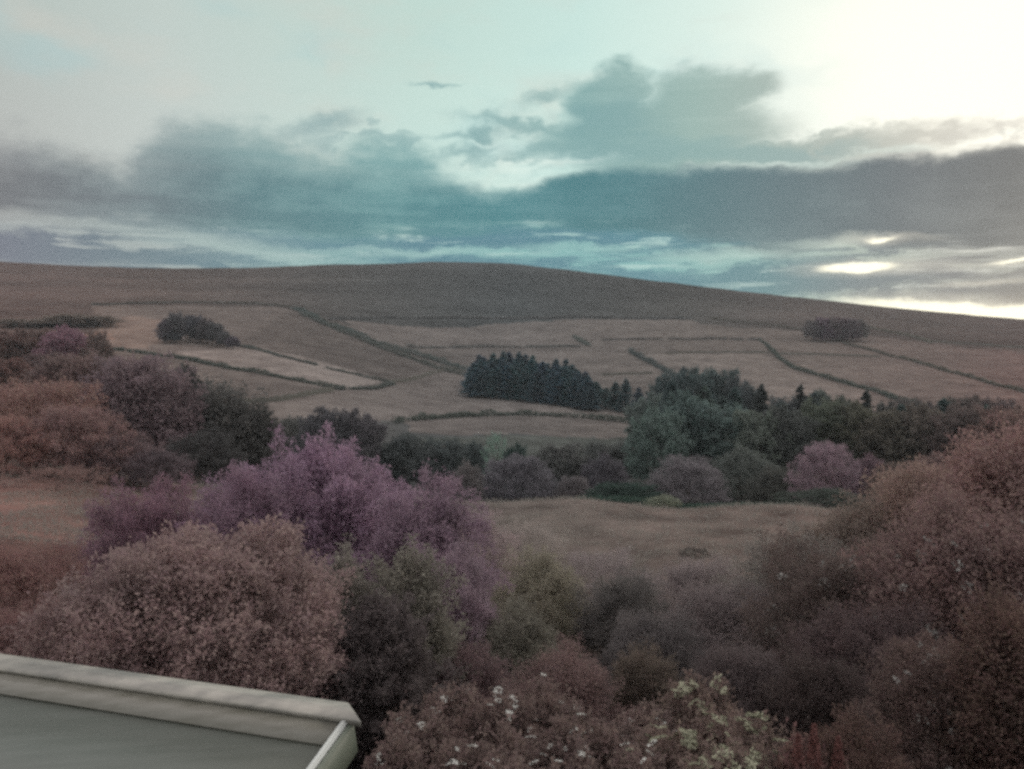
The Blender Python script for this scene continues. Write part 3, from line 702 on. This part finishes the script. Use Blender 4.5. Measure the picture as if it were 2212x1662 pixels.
# ------------------------------------------------------------------ near shrubs
def shrub(u, vtop, y, wpx, rgb, label, seed, cat='shrub', name='leafy_shrub', ncl=600, per=60, zc=.5, rz=.48, base_drop=0, **kw):
    xr, zr = ray(u, vtop); x = xr*y; z0 = gz(x, y); h = zr*y - z0; wid = wpx/F*y
    kw.setdefault('spray', .12)
    m, c = crown('foliage', seed, ncl, per, rx=.5*wid/h*.88, zc=zc, rz=rz, **kw)
    o = bpy.data.objects.new(name, None); COL.objects.link(o); o.location = (x, y, z0); o.scale = (h, h, h)
    o['label'] = label; o['category'] = cat
    f = bpy.data.objects.new('foliage', m); link(f, o); f.color = (*rgb, 1)
    s = bpy.data.objects.new('stems', stems_mesh('stems', seed, c)); link(s, o)
    return o, c, f
FEATHER = dict(spray=.22, sw=.040, leaf=.022, lw=.007, up=.6, lump=.42, align=.8, inner=.3)
LEAFY = dict(spray=.12, sw=.036, leaf=.021, lw=.010, up=.6, lump=.36, align=.7)
SOFT = dict(spray=.17, sw=.05, leaf=.022, lw=.010, up=.6, lump=.42, align=.65)
PINK = C(114,91,109)
shrub(715, 960, 29, 500, PINK, 'big feathery pink purple shrub in the middle left', 301, ncl=420, per=240, **FEATHER)
shrub(915, 1045, 26, 290, C(106,86,100), 'drooping pink purple sprays on the right flank of the big feathery shrub', 302, ncl=260, per=220, **{**FEATHER, 'up': .3, 'droop': .8})
shrub(540, 1020, 27, 340, C(104,82,96), 'darker purple shrub in front of the left of the big feathery shrub', 303, ncl=260, per=220, **FEATHER)
shrub(335, 1048, 28, 310, C(102,76,88), 'dark plum shrub with pink tips beside the stubble field', 304, ncl=260, per=220, **FEATHER)
shrub(980, 1180, 22, 240, C(106,89,99), 'low purple brown shrub with arching sprays in the middle', 305, ncl=120, per=230, **{**FEATHER, 'droop': .8})
shrub(450, 1165, 13.2, 560, C(110,90,88), 'large grey brown bush with dense small leaves above the lean-to roof', 310, ncl=1300, per=90, **LEAFY)
shrub(200, 1270, 12.6, 330, C(106,85,83), 'brown lower bush left of the large grey brown bush', 311, ncl=800, per=55, **LEAFY)
shrub(755, 1205, 16.5, 230, C(94,89,82), 'olive grey bush rising behind the right end of the large grey brown bush', 312, ncl=380, per=100, **{**LEAFY, 'spray': .16, 'up': .6, 'lump': .3, 'leaf': .024, 'lw': .009})
shrub(880, 1200, 16, 240, C(94,90,81), 'olive topped bush left of the drooping pink sprays', 316, ncl=380, per=100, **{**LEAFY, 'spray': .16, 'up': .6, 'lump': .3, 'leaf': .024, 'lw': .009})
shrub(810, 1300, 14.2, 300, C(74,66,66), 'dark brown bush below the two olive bushes', 313, ncl=420, per=100, **{**LEAFY, 'spray': .2, 'up': .8, 'lump': .35, 'leaf': .03, 'lw': .010})
shrub(50, 1180, 21, 300, C(104,76,72), 'russet bush at the left edge beside the stubble field', 314, ncl=600, per=80, **SOFT)
shrub(40, 1310, 15, 260, C(98,72,70), 'red brown bush in the left corner above the roof', 315, ncl=600, per=80, **SOFT)
shrub(1160, 1195, 31, 230, C(106,101,86), 'olive topped shrub in the middle below the meadow', 320, ncl=420, per=84, **SOFT)
shrub(1010, 1110, 42, 210, C(119,104,104), 'pale mauve shrub on the slope right of the pink sprays', 321, ncl=420, per=84, **SOFT)
shrub(1130, 1130, 52, 190, C(114,106,101), 'low grey mauve shrub at the left end of the meadow', 322, ncl=380, per=80, **SOFT)
shrub(1300, 1190, 44, 220, C(109,99,99), 'grey mauve shrub on the lower edge of the meadow', 323, ncl=380, per=80, **SOFT)
shrub(1340, 1235, 30, 210, C(79,76,74), 'dark shadowy shrub right of the olive topped one in the middle', 324, ncl=420, per=84, **SOFT)
shrub(1500, 1205, 36, 230, C(104,94,94), 'brown mauve shrub below the meadow hump', 325, ncl=420, per=84, **SOFT)
shrub(1570, 1260, 26, 260, C(96,86,86), 'wide dull brown shrub in the centre right', 326, ncl=520, per=84, **SOFT)
shrub(1120, 1310, 21, 220, C(89,86,76), 'dark olive shrub above the red plants', 327, ncl=420, per=84, **SOFT)
shrub(1420, 1320, 21, 240, C(79,74,74), 'dark shrub above the round brown bush', 328, ncl=420, per=84, **SOFT)
shrub(1730, 1160, 27, 290, C(96,91,86), 'dark grey green shrub at the right end of the meadow', 330, ncl=460, per=84, **SOFT)
shrub(1850, 1085, 30, 330, C(96,84,76), 'olive orange shrub at the right end of the meadow hedge', 331, ncl=520, per=84, **SOFT)
shrub(2030, 1000, 30, 380, C(108,88,80), 'orange topped shrub left of the tall russet one', 332, ncl=620, per=84, **SOFT)
shrub(2200, 925, 26, 400, C(108,84,80), 'tall russet shrub cut by the right edge', 333, ncl=700, per=84, **SOFT)
s1 = shrub(1860, 1180, 21, 440, C(80,68,64), 'brown shrub flecked with grey flower clusters on the right', 334, ncl=800, per=84, **SOFT)
s2 = shrub(2110, 1100, 18, 460, C(94,74,71), 'large russet shrub with pale flower clusters near the right edge', 335, ncl=900, per=84, **SOFT)
shrub(1880, 1320, 16, 330, C(74,60,60), 'dark reddish shrub in the lower right', 336, ncl=700, per=84, **SOFT)
s3 = shrub(2040, 1395, 11.5, 330, C(82,66,62), 'shrub with scattered tiny pale flowers in the lower right', 337, ncl=800, per=60, **LEAFY)
shrub(2190, 1300, 10.5, 260, C(78,60,54), 'dark rusty bush in the lower right corner', 338, ncl=700, per=60, **LEAFY)
shrub(1600, 1405, 15, 250, C(76,66,66), 'smooth round brown bush at the lower centre right', 340, ncl=700, per=60, **{**SOFT, 'lump': .1, 'spray': .08})
shrub(1400, 1400, 15.5, 190, C(80,70,62), 'low olive brown bush left of the smooth round bush', 341, ncl=420, per=84, **SOFT)
shrub(1220, 1395, 14.5, 270, C(96,76,74), 'dark red bush above the white flowers', 342, ncl=600, per=84, **SOFT)
shrub(1010, 1400, 16, 220, C(88,70,72), 'purple red bush right of the olive topped bush', 343, ncl=480, per=84, **SOFT)
shrub(1770, 1420, 14, 240, C(66,56,54), 'dark brown bush behind the red plumes', 344, ncl=520, per=84, **SOFT)
shrub(1860, 1560, 9.6, 260, C(76,58,52), 'low rusty bush at the bottom right of the red plumes', 345, ncl=520, per=60, **LEAFY)

for i, (u, v, y, w) in enumerate([(1290,1148,72,60),(1360,1165,66,70),(1455,1150,72,64),(1560,1160,70,80),(1610,1140,78,60),(1220,1135,78,64),(1500,1185,58,70),(1150,1120,84,60),(1680,1128,82,60)]):
    shrub(u, v, y, w, C(78,72,68), 'low dark tussock in the pale near meadow', 700+i, 'tussock', 'rush_tussock', ncl=110, per=44, spray=.4, sw=.08, leaf=.16, lw=.03, up=1.6, lump=.4, align=1.2)[0]['group'] = 'tussocks in the near meadow'
# flowers on the shrubs: clusters set on the outer sprays facing the light
def flower_mesh(seed, r=1., petals=26, material=None):
    g = np.random.default_rng(seed); n = petals
    a = g.random(n)*6.283; q = np.sqrt(g.random(n))*r
    Cc = np.stack([np.cos(a)*q, np.sin(a)*q, .22*r*(1-(q/r)**2)+g.normal(size=n)*.05*r], 1)
    D = unit(np.stack([np.cos(a), np.sin(a), g.normal(size=n)*.3], 1))
    return leaf_mesh('flower', Cc, D, np.full(n, r*.55), np.full(n, r*.42), g, material)
FW = [flower_mesh(500+i, 1., 24, M_PETAL) for i in range(3)]
FC = [flower_mesh(510+i, 1., 40, M_CREAM) for i in range(3)]
def add_flowers(s, n, size, meshes, seed, name='flower_cluster', front=.1):
    o, c, f = s; g = np.random.default_rng(seed); h = o.scale[0]
    v = c - np.array([0, 0, .45]); d = unit(v)
    rrr = np.linalg.norm(v/np.array([max(.1, np.abs(c[:, 0]).max()), max(.1, np.abs(c[:, 0]).max()), .5]), axis=1)
    idx = np.where((d[:, 1] < front) & (rrr > .6))[0]; g.shuffle(idx)
    for k in idx[:n]:
        p = c[k] + d[k]*.11
        fo = bpy.data.objects.new(name, meshes[int(g.integers(0, len(meshes)))]); link(fo, o); fo.location = p
        q = size/h*(.6+.8*g.random()); fo.scale = (q, q, q*.8); fo.rotation_euler = (R(20+g.random()*40), R(g.normal()*15), g.random()*.8)
M_GREYP = simple('grey_petal', (.20,.20,.19), (.34,.33,.31), 20, .8)
FG = [flower_mesh(520+i, 1., 20, M_GREYP) for i in range(3)]
add_flowers(s1, 46, .14, FG, 1); add_flowers(s2, 56, .13, FG, 2); add_flowers(s3, 60, .045, FG, 3)

# flower bed at the bottom
def plant(u, vtop, y, wpx, rgb, label, group, seed, heads, name, cat, meshes, size, spread=1.0, stalk=True):
    s = shrub(u, vtop, y, wpx, rgb, label, seed, cat, name, ncl=190, per=70, zc=.40, rz=.46, spray=.24, sw=.06, leaf=.042, lw=.018, up=1.2, lump=.4, align=.7)
    o, c, f = s; g = np.random.default_rng(seed+9)
    if group: o['group'] = group
    h = o.scale[0]; wr = wpx/F*y/h*.5*spread
    for k in range(heads):
        a = g.random()*6.283; q = math.sqrt(g.random())*wr
        kk = int(np.argmax(c[:, 2]*1.0 - .9*np.hypot(c[:, 0]-math.cos(a)*q, c[:, 1]-math.sin(a)*q)/wr + .25*g.random(len(c))))
        p = c[kk] + np.array([0, -.05, .15 + .12*g.random()])
        fo = bpy.data.objects.new('flower_head', meshes[int(g.integers(0, len(meshes)))]); link(fo, o); fo.location = p
        sz = size/h*(.6+.8*g.random()); fo.scale = (sz*1.25, sz, sz*.8); fo.rotation_euler = (R(12+g.random()*30), R(g.normal()*14), g.random()*6)
    return s
GW = 'white flowering plants of the bed'
for i, (u, v, y, w, hd) in enumerate([(900,1540,10.8,190,6),(985,1490,12.6,180,5),(1000,1600,9.8,200,6),(1075,1500,11.8,190,7),(1140,1570,10.4,200,6),(1180,1490,12.4,190,5),(1240,1550,10.8,190,7),(1320,1570,10.4,200,6),(1390,1530,11.2,190,5),(1100,1640,9.3,200,4),(1260,1630,9.4,200,6),(1380,1625,9.5,190,5),(860,1600,9.8,150,4)]):
    plant(u, v, y, w, C(90,74,70), 'reddish plant with small white flower heads in the bed right of the roof', GW, 600+i, hd+2, 'white_flower_plant', 'flowering plant', FW, .042)
GC = 'cream flowering plants of the bed'
for i, (u, v, y, w, hd) in enumerate([(1510,1475,11.8,230,26),(1585,1550,10.6,240,26),(1450,1570,10.2,230,20),(1640,1610,9.8,200,16),(1545,1625,9.4,240,20)]):
    plant(u, v, y, w, C(92,76,70), 'plant covered in cream flower clusters at the bottom centre right', GC, 640+i, hd, 'cream_flower_plant', 'flowering plant', FC, .070)
# red plumes
s = shrub(1755, 1610, 9.3, 150, C(88,64,60), 'plant with three pointed red plumes at the bottom', 660, 'flowering plant', 'red_plume_plant', ncl=150, per=60, spray=.24, sw=.06, leaf=.045, lw=.02, up=1.2, lump=.4)
o = s[0]; h = o.scale[0]
for du, dv in ((-38, -36), (-3, -60), (50, -32)):
    g = np.random.default_rng(int(du)+90); n = 420; t = g.random(n); a = g.random(n)*6.283
    q = .055*(1-t)**.8*np.sqrt(g.random(n)) + .004
    m = leaf_mesh('plume', np.stack([np.cos(a)*q, np.sin(a)*q, .28*t], 1), unit(np.stack([np.cos(a)*.5, np.sin(a)*.5, .9+0*a], 1)+g.normal(size=(n, 3))*.3), np.full(n, .035), np.full(n, .014), g, M_RED)
    b = bpy.data.objects.new('flower_plume', m); link(b, o); b.location = (du/F*9.3/h, -.05, .98 - dv/F*9.3/h - .28)

# ------------------------------------------------------------------ undergrowth and meadow grass (uncountable)
def scatter(name, n, ymin, ymax, hgt, leaf, lw, rgb, seed, umin=-300, umax=2500, thr=.0, label=None):
    g = np.random.default_rng(seed)
    y = ymin*(ymax/ymin)**g.random(n); u = umin + (umax-umin)*g.random(n); x = (u-1106)/F*y
    kk = vnoise(x/(hgt*4), y/(hgt*4), 0, seed)
    keep = kk > thr; x, y, kk = x[keep], y[keep], kk[keep]; n = len(x)
    z = terrain(x, y) + g.random(n)*hgt*(.2+1.2*kk*kk)
    m = leaf_mesh(name, np.stack([x, y, z], 1), unit(g.normal(size=(n, 3))*.55+[0, 0, .8]), leaf*(.5+g.random(n)), lw*(.5+g.random(n)), g)
    o = bpy.data.objects.new(name, m); COL.objects.link(o); o.color = (*rgb, 1); o['kind'] = 'stuff'; return o
scatter('undergrowth', 190000, 7.5, 48, .8, .11, .04, C(78,66,64), 801, thr=.1)
scatter('meadow_grass', 90000, 45, 112, .5, .35, .05, C(98,94,88), 802, thr=.35)

# ------------------------------------------------------------------ lean-to roof in the lower left corner
def pix(u, v, y):
    x, z = ray(u, v); return np.array([x*y, y, z*y])
Pr = pix(788, 1553, 4.37)
rd = unit(np.array([[2.23, -.70, 0.0]]))[0]                       # along the ridge, towards the right end
Pl = Pr - rd*4.6
nd = np.array([-.30, -.954, 0])                                   # down the near slope, in plan
sl = math.tan(R(14)); dn = nd + np.array([0, 0, -sl]); dn = dn/np.linalg.norm(dn)
nrm = np.cross(rd, dn); nrm = nrm if nrm[2] > 0 else -nrm
lean = bpy.data.objects.new('lean_to_roof', None); COL.objects.link(lean)
gx, gy = float(Pr[0]-.8), float(Pr[1]-.6); base = np.array([gx, gy, gz(gx, gy)]); lean.location = base
lean['label'] = 'grey lean-to roof with a pale ridge capping in the lower left corner'; lean['category'] = 'roof'
def prism(name, A, B, prof, material, cutA=None, cutB=None, bevel=.004):
    """profile (list of 3-vectors) swept from A to B; cut: shift along rd for each profile point"""
    n = len(prof); co = [A + p + (rd*cutA[i] if cutA else 0) - base for i, p in enumerate(prof)] + [B + p + (rd*cutB[i] if cutB else 0) - base for i, p in enumerate(prof)]
    fl, sz = [], []
    for i in range(n): fl += [i, (i+1) % n, n+(i+1) % n, n+i]; sz.append(4)
    fl += list(range(n))[::-1] + list(range(n, 2*n)); sz += [n, n]
    me = raw_mesh(name, co, fl, sz, material)
    import bmesh
    bm = bmesh.new(); bm.from_mesh(me); bmesh.ops.recalc_face_normals(bm, faces=bm.faces)
    bmesh.ops.bevel(bm, geom=bm.edges[:], offset=bevel, segments=2, affect='EDGES'); bm.to_mesh(me); bm.free()
    o = bpy.data.objects.new(name, me); return link(o, lean)
M_CAP = simple('weathered_white_capping', (.15,.15,.135), (.33,.32,.28), 3.0, .45, 6, 'Object', (1, 2.5, 2.5), .5, bump=.15)
M_STRIP = simple('grey_flashing', (.12,.12,.10), (.165,.165,.145), 3, .5, 5, 'Object', (1.5, 6, 6), .4)
M_PANEL = simple('glazed_roof_sheet', (.078,.089,.079), (.096,.107,.097), 2.0, .4, 4, 'Object', (.8, 9, 9), .5)
M_GREEN = simple('green_grey_board', (.10,.125,.10), (.14,.16,.13), 5, .5)
M_BAR = simple('pale_verge_trim', (.42,.45,.43), (.55,.58,.56), 5, .35)
M_WALL = simple('render_wall', (.25,.25,.23), (.32,.31,.29), 8, .9)
up3 = np.array([0, 0, 1.0])
prism('ridge_cap', Pl, Pr, [nrm*.0 - nd*.05, nd*.075+up3*-.012+nrm*.0, nd*.075+up3*.022, nd*.02+up3*.05, -nd*.05+up3*.052], M_CAP, None, [-.11, .02, .02, -.07, -.12])
prism('flashing', Pl, Pr - rd*.09, [dn*.07+nrm*.0, dn*.23+nrm*-.006, dn*.23+nrm*.004, dn*.07+nrm*.012], M_STRIP, bevel=.001)
prism('roof_panel', Pl, Pr - rd*.10, [dn*.03-nrm*.045, dn*2.1-nrm*.045, dn*2.1-nrm*.008, dn*.03-nrm*.008], M_PANEL, bevel=.001)
Pe = Pr - rd*.10
prism('verge_trim', Pe, Pe + rd*.035, [dn*.06-nrm*.02, dn*2.12-nrm*.02, dn*2.12+nrm*.03, dn*.06+nrm*.03], M_BAR, bevel=.008)
prism('barge_board', Pe + rd*.037, Pe + rd*.065, [dn*.05-nrm*.17, dn*2.12-nrm*.17, dn*2.12+nrm*.012, dn*.05+nrm*.012], M_GREEN, bevel=.004)
hb = float(Pr[2] - .2 - base[2])
prism('wall', Pl, Pe - rd*.02, [-up3*.06 + nd*.04, -up3*hb*1.1 + nd*.04, -up3*hb*1.1 + nd*1.9, nd*1.9 - up3*(.06+1.9*sl)], M_WALL, bevel=.002)

# ------------------------------------------------------------------ evening haze
HZ = bpy.data.materials.new('haze'); HZ.use_nodes = True; HZ.node_tree.nodes.clear()
hn = NB(HZ.node_tree); ho = hn.node('ShaderNodeOutputMaterial'); pvn = hn.node('ShaderNodeVolumePrincipled')
pvn.inputs['Color'].default_value = (.80, .88, .92, 1); pvn.inputs['Density'].default_value = HAZE; pvn.inputs['Anisotropy'].default_value = 0
HZ.node_tree.links.new(pvn.outputs[0], ho.inputs['Volume'])
zb, zt, hw = float(co_ground_min) - 1.0, float(co_ground_max) + 3.0, 1800.0
hv = [(sx_*hw, sy_*hw, z_) for z_ in (zb, zt) for sx_, sy_ in ((-1, -1), (1, -1), (1, 1), (-1, 1))]
hm = raw_mesh('haze', hv, [0,3,2,1, 4,5,6,7, 0,1,5,4, 1,2,6,5, 2,3,7,6, 3,0,4,7], [4]*6, HZ)
hz = bpy.data.objects.new('haze', hm); COL.objects.link(hz); hz['kind'] = 'stuff'

# ------------------------------------------------------------------ render settings
S.view_settings.view_transform = 'Standard'; S.view_settings.look = 'None'; S.view_settings.exposure = 0; S.view_settings.gamma = 1
S.render.engine = 'CYCLES'
cy = S.cycles
cy.use_denoising = False
try: cy.denoiser = 'OPENIMAGEDENOISE'
except Exception: pass
cy.max_bounces = 6; cy.diffuse_bounces = 4; cy.glossy_bounces = 2; cy.transmission_bounces = 2; cy.volume_bounces = 0
cy.filter_width = 2.0
cy.use_adaptive_sampling = True; cy.adaptive_threshold = .02
